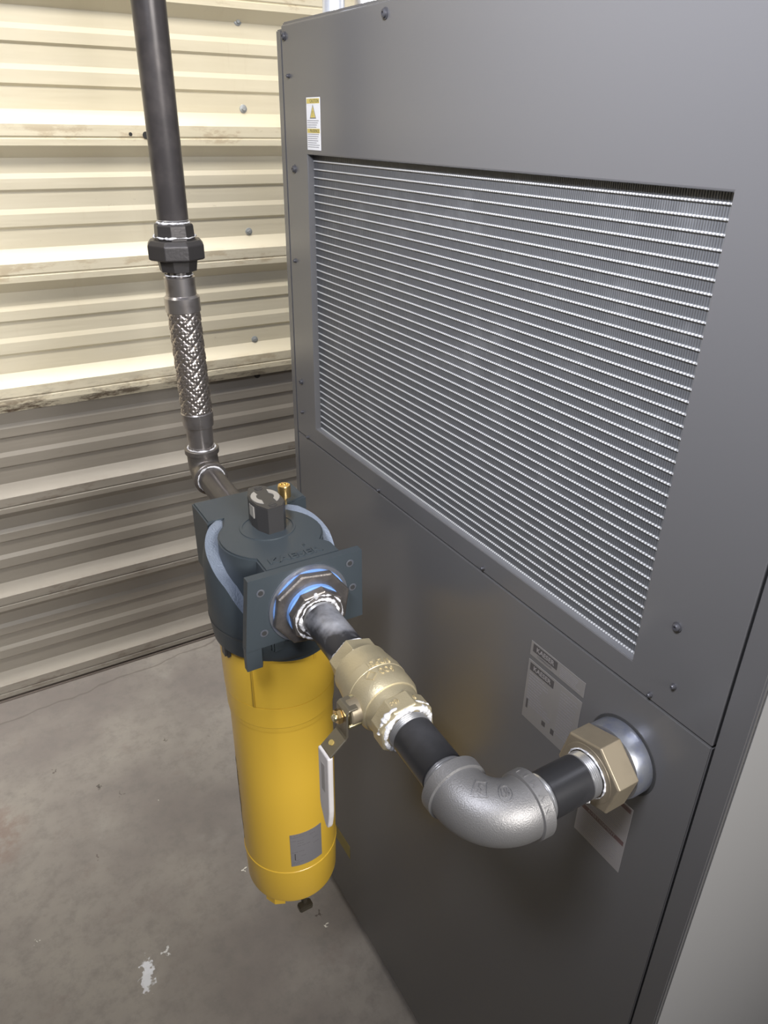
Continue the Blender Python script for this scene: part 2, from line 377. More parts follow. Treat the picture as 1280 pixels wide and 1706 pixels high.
# screws
def cabscrew(y, z, r_, cup=False):
    b = bmesh.new(); lathe(b, (0, y, z), (-1, 0, 0), [(-.001, r_), (.0012, r_), (.0014, r_*.78), (.0036, r_*.74), (.0045, r_*.5), (.0045, r_*.3), (.0025, r_*.28), (.0025, 0)], 20)
    obj('screw', b, SCREW, cab, 30)
for y, z, r_ in ((1.137, 1.765, .0060), (1.126, 1.716, .0030), (1.119, 1.595, .0060), (1.129, 1.461, .0035), (1.124, 1.262, .0052), (1.124, 1.207, .0032), (1.105, 1.166, .0028),
                 (.856, 1.767, .0060), (.857, 1.164+.004, .0026), (.600, 1.170, .0026), (.325, 1.258, .0048), (.314, 1.197, .0030), (.336, 1.170, .0028)):
    cabscrew(y, z, r_)

def face_fn(y0, z0, off=.0006, rot=0):
    return lambda x, y, z: V((-off-z, y0-x, z0+y))
def slab(y0, y1, z0, z1, m, name, parent, t=.0005, base=0):
    b = bmesh.new(); box(b, (-t-base, min(y0, y1), min(z0, z1)), (-base, max(y0, y1), max(z0, z1))); return obj(name, b, m, parent)
def printed_lines(y0, y1, zs, h, m, name, parent, base=.0005, seed=1, ragged=.3):
    """broken dashes standing for lines of small print; y0 is the left (far) end"""
    rnd = random.Random(seed); b = bmesh.new(); 
    for z in zs:
        y = y0; end = y1+(y0-y1)*ragged*rnd.random()
        while y > end+.001:
            L = rnd.uniform(.0022, .0065)*h/.0012; e = max(y-L, end)
            box(b, (-base-.00012, e, z-h/2), (-base, y, z+h/2)); y = e-h*.7
    return obj(name, b, m, parent)
# caution sticker
s = tag(slab(1.0705, 1.028, 1.6225, 1.688, WHITE, 'caution_sticker', cab), 'white and yellow caution sticker')
slab(1.0690, 1.0295, 1.6805, 1.6865, YBAND, 'header_band', s, .00015, .0005)
text('CAUTION', .0062, face_fn(1.045, 1.6833, .0007), 'lettering', INK, s, .00005)
slab(1.0690, 1.0295, 1.6440, 1.6495, YBAND, 'header_band', s, .00015, .0005)
text('PRUDENCE', .0058, face_fn(1.046, 1.6466, .0007), 'lettering', INK, s, .00005)
def tri(cy, z0, z1, w, m, parent, base, name='warning_triangle'):
    b = bmesh.new(); f = b.faces.new([b.verts.new((-base, cy+w/2, z0)), b.verts.new((-base, cy-w/2, z0)), b.verts.new((-base, cy, z1))])
    r = bmesh.ops.extrude_face_region(b, geom=[f]); bmesh.ops.translate(b, vec=(-.00015, 0, 0), verts=[x for x in r['geom'] if isinstance(x, bmesh.types.BMVert)])
    return obj(name, b, m, parent)
tri(1.050, 1.6620, 1.6795, .020, INKG, s, .0005); tri(1.050, 1.6632, 1.6770, .0155, YBAND, s, .00066); text('!', .009, face_fn(1.050, 1.6680, .0009), 'lettering', INK, s, .00002)
printed_lines(1.0685, 1.030, [1.6595-.0027*i for i in range(5)], .0009, INKG, 'printed_lines', s, seed=3)
printed_lines(1.0685, 1.030, [1.6425-.0027*i for i in range(7)], .0009, INKG, 'printed_lines', s, seed=4)
# two name plates
s = tag(slab(.5015, .414, 1.1045, 1.1245, SHADEL, 'name_sticker', cab), 'narrow maker sticker, greyed by painted shade')
slab(.4975, .457, 1.1115, 1.1225, INK, 'logo_box', s, .00012, .0005); text('KAESER', .0088, face_fn(.4772, 1.1168, .00064), 'lettering', SHADEL2, s, .00003, bold=.0002)
text('COMPRESSORS', .0036, face_fn(.4772, 1.1086, .0006), 'lettering', INK, s, .00003)
printed_lines(.452, .418, [1.1205-.0024*i for i in range(6)], .0007, INKG, 'printed_lines', s, seed=5)
s = tag(slab(.502, .414, 1.0095, 1.0975, SHADEL, 'rating_sticker', cab), 'large rating sticker, greyed by painted shade')
slab(.4985, .458, 1.0835, 1.0945, INK, 'logo_box', s, .00012, .0005); text('KAESER', .0088, face_fn(.478, 1.0888, .00064), 'lettering', SHADEL2, s, .00003, bold=.0002)
printed_lines(.498, .455, [1.0795-.0042*i for i in range(12)], .0013, INKG, 'printed_lines', s, seed=6, ragged=.55)
printed_lines(.446, .418, [1.0895-.0042*i for i in range(16)], .0010, INKG, 'printed_lines', s, seed=7)
for q0, q1 in (((.4945, 1.026), (.4975, 1.040)), ((.462, 1.021), (.468, 1.028)), ((.447, 1.020), (.4525, 1.028))):
    b = bmesh.new(); box(b, (-.00065, *q0), (-.0005, *q1)); obj('approval_mark', b, INK, s)
# warning sticker
s = tag(slab(.393, .3235, .921, 1.0205, SHADEL2, 'warning_sticker', cab), 'white and red warning sticker')
slab(.391, .3255, 1.0125, 1.0185, REDB, 'header_band', s, .00012, .0005); text('WARNING', .0062, face_fn(.356, 1.0155, .0007), 'lettering', SHADEL2, s, .00002)
slab(.391, .3255, .9620, .9685, REDB, 'header_band', s, .00012, .0005); text('AVERTISSEMENT', .0056, face_fn(.358, .9653, .0007), 'lettering', SHADEL2, s, .00002)
tri(.3585, .9965, 1.0095, .015, INK, s, .0005); tri(.3585, .9980, 1.0070, .0105, YSTK, s, .00066)
printed_lines(.390, .330, [.9935-.0030*i for i in range(8)], .0011, INKG, 'printed_lines', s, seed=8, ragged=.45)
printed_lines(.390, .330, [.9590-.0029*i for i in range(12)], .0011, INKG, 'printed_lines', s, seed=9, ragged=.3)
# small yellow sticker low on the face
s = tag(slab(1.03, .965, .205, .245, YSTK, 'yellow_sticker', cab), 'small yellow sticker')

# outlet on the cabinet
E0 = V((-.18, .352, 1.076)); R2 = V((-.155, 1.234, 1.085)); RUN = (R2-E0).normalized()
def at(y): return E0 + RUN*((y-E0.y)/RUN.y)
AX = (0, E0.y, E0.z)
b = bmesh.new(); lathe(b, AX, (-1, 0, 0), [(-.002, .0440), (.0008, .0440), (.0008, .030)], 48); obj('outlet_gap_shade', b, DARKGAP, cab, 30)  # thin dark disc standing in for the shaded gap round the collar
b = bmesh.new(); lathe(b, AX, (-1, 0, 0), [(0, .0408), (.016, .0408), (.021, .0395), (.0215, .03)], 56); tag(obj('outlet_collar', b, SILV, cab, 30), 'silver outlet collar')
nut = empty('union_nut', (-.034, E0.y, E0.z), 'large brass hexagon nut on the cabinet outlet', 'nut')
b = bmesh.new(); 
u_, v_, a_ = frame((-1, 0, 0))
# phase: corner direction (y -.010, z .042)
d0 = V((0, -.010, .042)).normalized(); ph0 = math.atan2(d0.dot(v_), d0.dot(u_))
lathe(b, AX, (-1, 0, 0), [(.0205, .0395), (.0225, .0425), (.0485, .0425), (.0500, .0405)], 6, ph=ph0); o = obj('nut_body', b, BRASSB, nut)
md = o.modifiers.new('b', 'BEVEL'); md.width = .0007; md.segments = 2
b = bmesh.new(); lathe(b, AX, (-1, 0, 0), [(.0495, .0325), (.0505, .0320), (.0510, .0270), (.0505, .0255), (.046, .0250)], 48); obj('nut_lip', b, BRASSB, nut, 30)
b = bmesh.new(); blob_ring(b, V(AX)+V((-.0515, 0, 0)), (-1, 0, 0), .0258, .0009, .9, 3.3)
box(b, (-.0575, .3385, 1.046), (-.0515, .3450, 1.0535), .002); obj('thread_paste', b, PASTE, nut, 60)

# nipple between nut and elbow
def nipple(name, o, ax, L, m, label, t0=.012, t1=.012, r=.02415):
    o = V(o); e = empty(name, o, label, 'pipe')
    b = bmesh.new(); lathe(b, o, ax, [(0, r-.004), (0, r-.001)]+[(t0, r-.0012), (t0+.001, r), (L-t1-.001, r), (L-t1, r-.0012), (L, r-.001), (L, r-.004)], 56); obj('pipe_body', b, m, e, 30)
    for a0, a1 in ((.0006, t0), (L-t1, L-.0006)):
        b = bmesh.new(); lathe(b, o, ax, thread(a0, a1, r, .0023, .0011), 56); obj('thread', b, THREAD, e, 25)
    return e
nipple('pipe_nipple', (-.0510, E0.y, E0.z), (-1, 0, 0), .0745, PIPE, 'short black pipe nipple between brass nut and iron elbow', .0115, .0150)

# main elbow -------------------------------------------------
def elbow(name, E, d1, d2, Rb, rb, leg, m, label, band=.0035, bl=.013, paste=None):
    """corner E; legs leave along d1 and d2"""
    E = V(E); d1 = V(d1).normalized(); d2 = V(d2).normalized(); e = empty(name, E, label, 'elbow')
    b = bmesh.new(); path = []
    for k in range(5): path.append((E + d1*(leg-(leg-Rb)*k/5), -d1))
    cc = E + d1*Rb + d2*Rb; N = 24
    for k in range(N+1):
        t = PI/2*k/N; p = cc - d2*Rb*math.cos(t) - d1*Rb*math.sin(t); tg = -d1*math.cos(t)+d2*math.sin(t); path.append((p, tg))
    for k in range(1, 6): path.append((E + d2*(Rb+(leg-Rb)*k/5), d2))
    nn = d1.cross(d2).normalized(); rings = []; n = 56
    for p, tg in path:
        w_ = nn.cross(tg).normalized()
        rings.append([b.verts.new(p + (nn*math.cos(2*PI*i/n) + w_*math.sin(2*PI*i/n))*rb) for i in range(n)])
    for A, B in zip(rings, rings[1:]):
        for i in range(n): b.faces.new([A[i], A[(i+1) % n], B[(i+1) % n], B[i]])
    obj('elbow_body', b, m, e, 40)
    for d in (d1, d2):
        b = bmesh.new(); lathe(b, E, d, [(leg-bl, rb-.001), (leg-bl+.0012, rb+band), (leg-.0012, rb+band+.0003), (leg, rb+band-.001), (leg, rb-.006), (leg-.004, rb-.009)], 56); obj('band', b, m, e, 30)
    if paste:
        for d in (d1, d2):
            b = bmesh.new(); blob_ring(b, E+d*leg, d, paste, .0017, .8, d.x+d.y*2); obj('thread_paste', b, PASTE, e, 60)
    return e
ELEG = .0590; RB = .044; rb = .0312
el = elbow('pipe_elbow', E0, RUN, (1, 0, 0), RB, rb, ELEG, CASTFE, 'large grey malleable iron elbow at the front of the pipe run', .0026, .0150)
# torus surface mapping for cast marks; s: arc position from run leg, phi: round the tube (0 = up)
d1, d2 = RUN, V((1, 0, 0)); cc = E0 + d1*RB + d2*RB; upv = d2.cross(d1).normalized()
if upv.z < 0: upv = -upv
def torus_fn(s0, phi0, rot=0):
    cr_, sr_ = math.cos(rot), math.sin(rot)
    def fn(x, y, z):
        x, y = x*cr_-y*sr_, x*sr_+y*cr_
        t = s0 + x/(RB+rb*.6); phi = phi0 + y/rb
        cdir = (-d2*math.cos(t) - d1*math.sin(t))          # outwards from bend centre
        return cc + cdir*RB + (cdir*math.sin(-phi)+upv*math.cos(phi))*(rb+z-.0002)
    return fn
def ring2d(fn, pts_out, pts_in, name, m, parent, h):
    b = bmesh.new(); n = len(pts_out); L = []
    for z in (0, h):
        L.append([b.verts.new(fn(x, y, z)) for x, y in pts_out]); L.append([b.verts.new(fn(x, y, z)) for x, y in pts_in])
    for i in range(n):
        j = (i+1) % n
        for A, B in ((L[0], L[2]), (L[2], L[3]), (L[3], L[1])): b.faces.new([A[i], A[j], B[j], B[i]])
    return obj(name, b, m, parent)
def circ(r, n=32): return [(r*math.cos(2*PI*i/n), r*math.sin(2*PI*i/n)) for i in range(n)]
def square(r, n=6):
    P_ = []; c = [(-r, -r), (r, -r), (r, r), (-r, r)]
    for (a, b_), (c2, d_) in zip(c, c[1:]+c[:1]): P_ += [(a+(c2-a)*i/n, b_+(d_-b_)*i/n) for i in range(n)]
    return P_
f1 = torus_fn(.60, -.12, .25); f2 = torus_fn(1.10, -.12, .1)
text('S', .0130, f1, 'cast_mark', CASTFE, el, .0011, bold=.0002); ring2d(f1, square(.0088), square(.0076), 'cast_mark', CASTFE, el, .0011)
text('1½', .0105, f2, 'cast_mark', CASTFE, el, .0011, bold=.0002); ring2d(f2, circ(.0090), circ(.0078), 'cast_mark', CASTFE, el, .0011)
for ph in (1.0, 1.35, 1.75, 2.1, 2.45):
    text(random.choice('IVNMA'), .0100, ring_text_fn(E0, (1, 0, 0), rb+.0026, ELEG-.0075, PI-ph+.35), 'cast_mark', CASTFE, el, .0007)

# nipple elbow -> valve
yv0, yv1 = .492, .627
st = E0 + RUN*(ELEG-.003); Ln = (at(yv0)-st).length+.006
nipple('pipe_nipple', st, RUN, Ln, PIPE, 'glossy black pipe nipple between iron elbow and brass ball valve', .0150, .0150)
# ball valve ---------------------------------------------------
VO = at(.547); val = empty('ball_valve', VO, 'brass ball valve with a white lever handle in the black pipe run', 'valve')
S = lambda y: (y-.547)/RUN.y
b = bmesh.new()
lathe(b, VO, RUN, [(S(.528), .0290), (S(.530), .0345), (S(.536), .0372), (S(.545), .0378), (S(.560), .0378), (S(.5605), .0384), (S(.573), .0384), (S(.5735), .0378), (S(.583), .0370), (S(.594), .0355), (S(.597), .0350), (S(.603), .0350), (S(.606), .0320), (S(.607), .026)], 64)
obj('valve_body', b, BRASS, val, 22)
b = bmesh.new(); lathe(b, VO, RUN, [(S(.515), .0300), (S(.516), .0315), (S(.531), .0330), (S(.532), .030)], 64); obj('end_cap', b, BRASS, val, 25)
for y0, y1, r_ in ((.4925, .5165, .0345), (.605, .6265, .0325)):
    b = bmesh.new(); lathe(b, VO, RUN, [(S(y0), r_-.0075), (S(y0), r_-.0015), (S(y0)+.0015, r_), (S(y1)-.001, r_), (S(y1), r_-.0012), (S(y1), r_-.0075)], 8 if y0 < .55 else 6, ph=.25)
    o = obj('hex_end', b, BRASS, val); md = o.modifiers.new('b', 'BEVEL'); md.width = .001; md.segments = 2
b = bmesh.new(); blob_ring(b, VO+RUN*S(.4935), RUN, .0278, .0036, .55, 9.1, n=90); blob_ring(b, VO+RUN*S(.499), RUN, .0325, .0022, .9, 4.1, n=80, arc=(.1, 1.2)); blob_ring(b, VO+RUN*S(.499), RUN, .0325, .0022, .9, 4.7, n=80, arc=(1.9, 3.1))
obj('thread_paste', b, PASTE, val, 60)
b = bmesh.new(); blob_ring(b, VO+RUN*S(.6275), RUN, .0262, .0014, .9, 2.2, n=80); obj('thread_paste', b, PASTE, val, 60)
up_phi = PI/2
text('1/2PSI', .0125, ring_text_fn(VO, RUN, .0384, S(.5665), up_phi+.10), 'cast_mark', BRASS, val, .0012)
text('600', .0135, ring_text_fn(VO, RUN, .0378, S(.5520), up_phi+.15), 'cast_mark', BRASS, val, .0012)
fs = ring_text_fn(VO, RUN, .0378, S(.5520), up_phi-.38)
sq = [(x*.8-y*.6, x*.6+y*.8) for x, y in square(.0052)]; sqi = [(x*.8-y*.6, x*.6+y*.8) for x, y in square(.0042)]
ring2d(fs, sq, sqi, 'cast_mark', BRASS, val, .0012)
text('1½', .0095, ring_text_fn(VO, RUN, .0325, S(.506), up_phi+.35), 'cast_mark', BRASS, val, .0012)
text('10-01', .0065, ring_text_fn(VO, RUN, .0328, S(.5075), up_phi-.35), 'cast_mark', BRASS, val, .0012)
SX = V((-1, 0, 0)); so = VO + V((0, 0, 0))
b = bmesh.new(); lathe(b, so, SX, [(.030, .0150), (.0465, .0148), (.0480, .0135), (.0485, .0100), (.0485, 0)], 40); obj('stem_boss', b, BRASSB, val, 30)
b = bmesh.new(); lathe(b, so, SX, [(.048, .0085), (.0525, .0085)], 6, ph=.3); obj('packing_nut', b, PLATED, val)
b = bmesh.new(); lathe(b, so, SX, [(.050, .0045), (.064, .0045), (.0655, .0035), (.0655, 0)], 24); obj('stem', b, PLATED, val, 30)
b = bmesh.new(); lathe(b, so, SX, [(.0552, .0078), (.0562, .0086), (.0608, .0086), (.0616, .0078)], 6, ph=.5); obj('lever_nut', b, BRASSP, val)
for dy, dz in ((.010, .010), (-.009, -.012)):
    b = bmesh.new(); lathe(b, so+V((0, dy, dz)), SX, [(.030, .0028), (.050, .0028), (.051, .002), (.051, 0)], 16)
    obj('stop_pin', b, PLATED, val, 30)
# lever: bent strip, width along y
lx = so.x-.0535
def strip(bm_, pts, y0, y1, t):
    """pts: (x,z) centreline"""
    L = []
    for i, (x, z) in enumerate(pts):
        a = V((pts[max(i-1, 0)][0], 0, pts[max(i-1, 0)][1])); c_ = V((pts[min(i+1, len(pts)-1)][0], 0, pts[min(i+1, len(pts)-1)][1]))
        d = (c_-a).normalized(); nn = V((-d.z, 0, d.x)); p = V((x, 0, z))
        q = [p+nn*t/2, p-nn*t/2]; yy0, yy1 = (y0, y1) if not callable(y0) else (y0(i), y1(i))
        L.append([bm_.verts.new((q[0].x, yy0, q[0].z)), bm_.verts.new((q[0].x, yy1, q[0].z)), bm_.verts.new((q[1].x, yy1, q[1].z)), bm_.verts.new((q[1].x, yy0, q[1].z))])
    for A, B in zip(L, L[1:]):
        for i in range(4): bm_.faces.new([A[i], A[(i+1) % 4], B[(i+1) % 4], B[i]])
    bm_.faces.new(L[0]); bm_.faces.new(L[-1])
hy0, hy1 = so.y-.0125, so.y+.0112
GX = -.250
b = bmesh.new(); strip(b, [(lx+.014, 1.0905), (lx+.003, 1.0905), (lx, 1.0880), (lx, 1.055), (lx-.002, 1.051), (GX+.001, 1.0345), (GX, 1.030), (GX, 1.0)], hy0, hy1, .0028)
lev = obj('lever', b, LEVER, val); md = lev.modifiers.new('b', 'BEVEL'); md.width = .0008; md.segments = 2
b = bmesh.new(); 
mx_, mz_ = (lx+GX)/2-.002, (1.051+1.0345)/2
nrm = V((-(1.051-1.0345), 0, (lx-.002-GX)))*-1; nrm = V((-.58, 0, .81)).normalized()
lathe(b, (mx_-.0008, so.y, mz_+.0006), nrm, [(-.0015, .0032), (.0016, .0032), (.0016, 0)], 20); obj('lever_hole', b, mat('lever_hole_brass', (.45, .33, .10), .5), lev, 30)
b = bmesh.new(); ys = [(hy0-.001, hy1+.001)]*4+[(hy0+.000, hy1-.001), (hy0+.003, hy1-.009), (hy0+.0055, hy1-.014)]
zs = [(GX, 1.0345), (GX, 1.02), (GX, .98), (GX, .950), (GX, .940), (GX, .924), (GX, .9175)]
strip(b, zs, lambda i: ys[i][0], lambda i: ys[i][1], .0070); grip = obj('handle_grip', b, VINYL, val); md = grip.modifiers.new('b', 'BEVEL'); md.width = .0022; md.segments = 3
b = bmesh.new(); box(b, (GX-.0038, hy0+.008, .975), (GX-.0034, hy1-.007, 1.018), .0003); obj('grip_inset', b, VINYL_SHADE, grip)

# smeared pipe valve -> filter
yp1 = .722
nipple('pipe_nipple', at(.621), RUN, (at(yp1)-at(.621)).length, SMEAR, 'black pipe nipple smeared with white paste between valve and filter head', .009, .006)

# bushing at the filter head
H0 = at(.742); bu = empty('reducing_bushing', H0, 'dark octagonal reducing bushing screwed into the filter head', 'pipe fitting')
T = lambda y: (y-.742)/RUN.y
b = bmesh.new(); lathe(b, H0, -RUN, [(-.009, .053), (-.0085, .0562), (-.0010, .0562), (.0005, .0535)], 8, ph=.25); o = obj('bushing_flange', b, CASTDK, bu); md = o.modifiers.new('b', 'BEVEL'); md.width = .0008; md.segments = 2
b = bmesh.new(); lathe(b, H0, -RUN, [(-.002, .0385), (.0065, .0382), (.0072, .0365)], 40); tag(obj('blue_seal_ring', b, BLUE, bu, 30), 'blue sealing ring')
b = bmesh.new(); lathe(b, H0, -RUN, [(.0068, .0375), (.0078, .0392), (.0195, .0392), (.0205, .0372), (.0205, .0245)], 8, ph=.55); o = obj('inner_hex', b, CASTDK, bu); md = o.modifiers.new('b', 'BEVEL'); md.width = .0007; md.segments = 2
b = bmesh.new(); blob_ring(b, H0-RUN*.0210, RUN, .0268, .0021, .9, 6.2, n=110); blob_ring(b, H0-RUN*.0210, RUN, .0335, .0011, 1.6, 1.2, n=110); lathe(b, H0-RUN*.020+V((-.004, 0, .033)), (0, 0, 1), [(-.004, .0015), (0, .0035), (.004, .0025), (.006, 0)], 10); obj('thread_paste', b, PASTE, bu, 60)

# ------------------------------------------------------------------ filter
FX, FY = -.176, .862
fil = empty('air_filter', (FX, FY, .35), 'tall yellow compressed air filter with a slate grey cast head', 'filter')
ZH = 1.140
# top block outline (seen from above)
pts = [(-.245, 1.006), (-.245, .934), (-.222, .934)]
for k in range(13):
    t = math.radians(135+ (232-135)*k/12); pts.append((FX+.0745*math.cos(t), FY+.0745*math.sin(t)))
pts += [(-.222, .786), (-.222, .770), (-.112, .770), (-.112, .800)]
for k in range(13):
    t = math.radians(-42+(62+42)*k/12); pts.append((FX+.0745*math.cos(t), FY+.0745*math.sin(t)))
pts += [(-.100, .940), (-.082, .945), (-.082, 1.006)]
b = bmesh.new(); prism(b, pts, 1.035, ZH, .0025); hd = obj('filter_head', b, HEAD, fil, 32)
# shoulder ring with a sloping top
b = bmesh.new(); n = 96; Ro = .098; Ri = .070
def ztop(y):
    d = y-FY
    for (a, za), (c_, zc) in zip(((-.2, .99), (-.085, 1.000), (-.070, 1.050), (-.04, 1.092), (0, 1.116), (.04, 1.130), (.076, 1.1395)), ((-.085, 1.000), (-.070, 1.050), (-.04, 1.092), (0, 1.116), (.04, 1.130), (.076, 1.1395), (.2, 1.1395))):
        if a <= d <= c_: return za+(zc-za)*(d-a)/(c_-a)
rings = [[], [], [], [], []]
for i in range(n):
    t = 2*PI*i/n; cx_, cy_ = math.cos(t), math.sin(t)
    zo = min(1.1365, ztop(FY+Ro*cy_))
    rings[0].append(b.verts.new((FX+.094*cx_, FY+.094*cy_, .985)))
    rings[1].append(b.verts.new((FX+Ro*cx_, FY+Ro*cy_, min(1.02, zo-.005))))
    rings[2].append(b.verts.new((FX+Ro*cx_, FY+Ro*cy_, max(zo-.020, 1.021))))
    rings[3].append(b.verts.new((FX+.0925*cx_, FY+.0925*cy_, max(zo+.002, 1.023))))
    rings[4].append(b.verts.new((FX+Ri*cx_, FY+Ri*cy_, min(1.138, ztop(FY+Ri*cy_*1.25))-.004)))
for A, B in zip(rings, rings[1:]):
    for i in range(n): b.faces.new([A[i], A[(i+1) % n], B[(i+1) % n], B[i]])
b.faces.new(rings[0]); b.faces.new(rings[4])
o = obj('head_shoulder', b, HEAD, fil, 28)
o.data.materials.append(HEADSHEEN)
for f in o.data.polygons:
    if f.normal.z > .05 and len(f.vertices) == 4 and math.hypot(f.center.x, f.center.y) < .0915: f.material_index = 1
# rear block side wall & front plate
b = bmesh.new(); prism(b, [(-.252, ZH), (-.086, ZH), (-.085, 1.031), (-.262, 1.031)], .757, .770, 0)
for v_ in b.verts: v_.co = V((v_.co.x, v_.co.z, v_.co.y))
fp = obj('front_flange', b, HEAD, fil)
b = bmesh.new(); box(b, (-.220, .768, 1.005), (-.115, .80, 1.06), .003); obj('front_port_neck', b, HEAD, fil)
for dx, dz in ((-.067, .034), (.064, .040), (.068, .000), (-.066, -.030)):
    b = bmesh.new(); c0 = V((-.169+dx, .757, 1.084+dz)); lathe(b, c0, (0, -1, 0), [(.0006, .0058), (.0008, .0050), (.0003, .0030), (.0003, 0)], 20); hl = tag(obj('flange_hole', b, SILV, fil, 30), 'bright threaded hole'); b = bmesh.new(); lathe(b, c0, (0, -1, 0), [(.0004, .0036), (.0011, .0034), (.0011, 0)], 20); obj('hole_bore', b, DARKGAP, hl)
b = bmesh.new(); lathe(b, (at(.757).x, .757, at(.757).z), (0, -1, 0), [(-.0, .0590), (.0030, .0585), (.0035, .0550), (.0035, .04)], 56); tag(obj('port_ring', b, SILV, fil, 30), 'silver blue ring round the port')
b = bmesh.new(); lathe(b, (at(.757).x, .757, at(.757).z), (0, -1, 0), [(.003, .0535), (.0053, .0535), (.0055, .046)], 56); tag(obj('port_seal', b, BLUE, fil, 30), 'blue seal round the port')
# skirt with locking tabs
b = bmesh.new(); N = 120
def skb(t):   # lower edge height as function of angle
    z = .990-.012*math.cos(t+PI/2)+.010*max(0, -math.cos(t))
    for c_, w_, dz in ((-58, 6, -.012), (170, 8, -.010), (60, 8, -.02)):
        d = (math.degrees(t)-c_+180) % 360-180
        if abs(d) < w_: z += dz
    return z
R1 = [b.verts.new((FX+.0985*math.cos(2*PI*i/N), FY+.0985*math.sin(2*PI*i/N), 1.02)) for i in range(N)]
R0 = [b.verts.new((FX+.0925*math.cos(2*PI*i/N), FY+.0925*math.sin(2*PI*i/N), skb(2*PI*i/N))) for i in range(N)]
Rq = [b.verts.new((FX+.080*math.cos(2*PI*i/N), FY+.080*math.sin(2*PI*i/N), skb(2*PI*i/N))) for i in range(N)]
for A, B in ((R1, R0), (R0, Rq)):
    for i in range(N): b.faces.new([A[i], A[(i+1) % N], B[(i+1) % N], B[i]])
obj('head_skirt', b, HEAD, fil, 50)
# rib from the flange down the front-left
b = bmesh.new(); prism(b, [(-.262, .758), (-.262, .768), (-.244, .800), (-.225, .790), (-.240, .758)], .998, 1.035); obj('locking_tab', b, HEAD, fil)
# bowl
b = bmesh.new(); lathe(b, (FX, FY, 0), (0, 0, 1), [(.888, .080), (.889, .0862), (1.012, .0880), (1.013, .06)], 80); 
cup = obj('bowl_cup', b, YEL, fil, 30)
b = bmesh.new(); lathe(b, (FX, FY, 0), (0, 0, 1), [(.420, .0), (.420, .058), (.424, .072), (.432, .0785), (.440, .0808), (.5095, .0822), (.5105, .0832), (.5140, .0832), (.5150, .0822), (.838, .0822), (.8395, .0838), (.8480, .0842), (.8495, .0850), (.8870, .0856), (.889, .080)], 96); bowl = obj('filter_bowl', b, YEL, fil, 22)
b = bmesh.new(); a = math.radians(-139); c0 = V((FX+.0865*math.cos(a), FY+.0865*math.sin(a), 0)); 
lathe(b, c0+V((0, 0, .890)), (0, 0, 1), [(0, .0022), (.09, .0022)], 10); obj('bowl_slot', b, YELDK, fil, 30)
b = bmesh.new(); a = math.radians(-75); c0 = V((FX+.0865*math.cos(a), FY+.0865*math.sin(a), 0)); lathe(b, c0+V((0, 0, .965)), (0, 0, 1), [(0, .003), (.03, .0035)], 10); obj('bowl_lug', b, YEL, fil, 30)
a = math.radians(192); c0 = V((FX+.0875*math.cos(a), FY+.0875*math.sin(a), .985)); b = bmesh.new(); box(b, c0-V((.006, .010, .018)), c0+V((.006, .010, .018)), .004); obj('latch', b, BLACKPL, fil)
# base lug + drain
b = bmesh.new(); prism(b, [(-.240, .838), (-.231, .820), (-.214, .812), (-.216, .832)], .402, .422, .001); obj('bottom_lug', b, YEL, fil)
b = bmesh.new(); lathe(b, (FX+.005, FY-.022, 0), (0, 0, 1), [(.400, 0), (.400, .010), (.422, .010)], 24)
box(b, (FX-.014, FY-.060, .366), (FX+.012, FY-.044, .378), .002); box(b, (FX-.004, FY-.052, .374), (FX+.004, FY-.018, .402), .001); obj('drain_valve', b, DRAIN, fil, 30)
# label on bowl
def cyl_fn(a0, z0, r):
    return lambda x, y, z: V((FX+(r+z)*math.cos(a0+x/r), FY+(r+z)*math.sin(a0+x/r), z0+y))
def cyl_patch(a0, a1, z0, z1, r, t, m, name, parent, n=16):
    b = bmesh.new(); L = []
    for i in range(n+1):
        a = a0+(a1-a0)*i/n; q = []
        for rr_, z in ((r, z0), (r+t, z0), (r+t, z1), (r, z1)): q.append(b.verts.new((FX+rr_*math.cos(a), FY+rr_*math.sin(a), z)))
        L.append(q)
    for A, B in zip(L, L[1:]):
        for i in range(4): b.faces.new([A[i], A[(i+1) % 4], B[(i+1) % 4], B[i]])
    b.faces.new(L[0]); b.faces.new(L[-1]); return obj(name, b, m, parent, 40)
A0, A1 = math.radians(-112.5), math.radians(-72.5); RBW = .0824
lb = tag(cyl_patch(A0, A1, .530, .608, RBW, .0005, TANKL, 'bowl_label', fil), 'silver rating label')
cyl_patch(A0+.01, A0+.36, .5995, .6075, RBW+.0005, .00015, INKG, 'logo_box', lb)
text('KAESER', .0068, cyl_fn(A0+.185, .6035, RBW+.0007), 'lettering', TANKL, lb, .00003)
b = bmesh.new()
LZ = .013
for (x0, x1, z) in ((.012, .024, .578), (.012, .024, .572), (.012, .036, .566), (.002, .010, .5795), (.002, .013, .5515), (.014, .024, .552), (.003, .022, .5265), (.003, .016, .523), (.008, .014, .531), (.018, .026, .540), (.040, .05, .573), (.040, .052, .560), (.034, .045, .585)):
    for k in range(3):
        xa = x0+(x1-x0)*k/3; xb = x0+(x1-x0)*(k+.8)/3; aa, ab = A0+xa/RBW, A0+xb/RBW
        q = [b.verts.new((FX+(RBW+.0007)*math.cos(a), FY+(RBW+.0007)*math.sin(a), zz)) for a, zz in ((aa, z+LZ-.0006), (ab, z+LZ-.0006), (ab, z+LZ+.0006), (aa, z+LZ+.0006))]; b.faces.new(q)
obj('printed_lines', b, INKG, lb)
b = bmesh.new(); aa = A0+.0065/RBW
q = [b.verts.new((FX+(RBW+.0007)*math.cos(a), FY+(RBW+.0007)*math.sin(a), zz)) for a, zz in ((aa, .545), (aa+.018, .545), (aa+.018, .561), (aa, .561))]; b.faces.new(q); obj('filter_symbol', b, INK, lb)
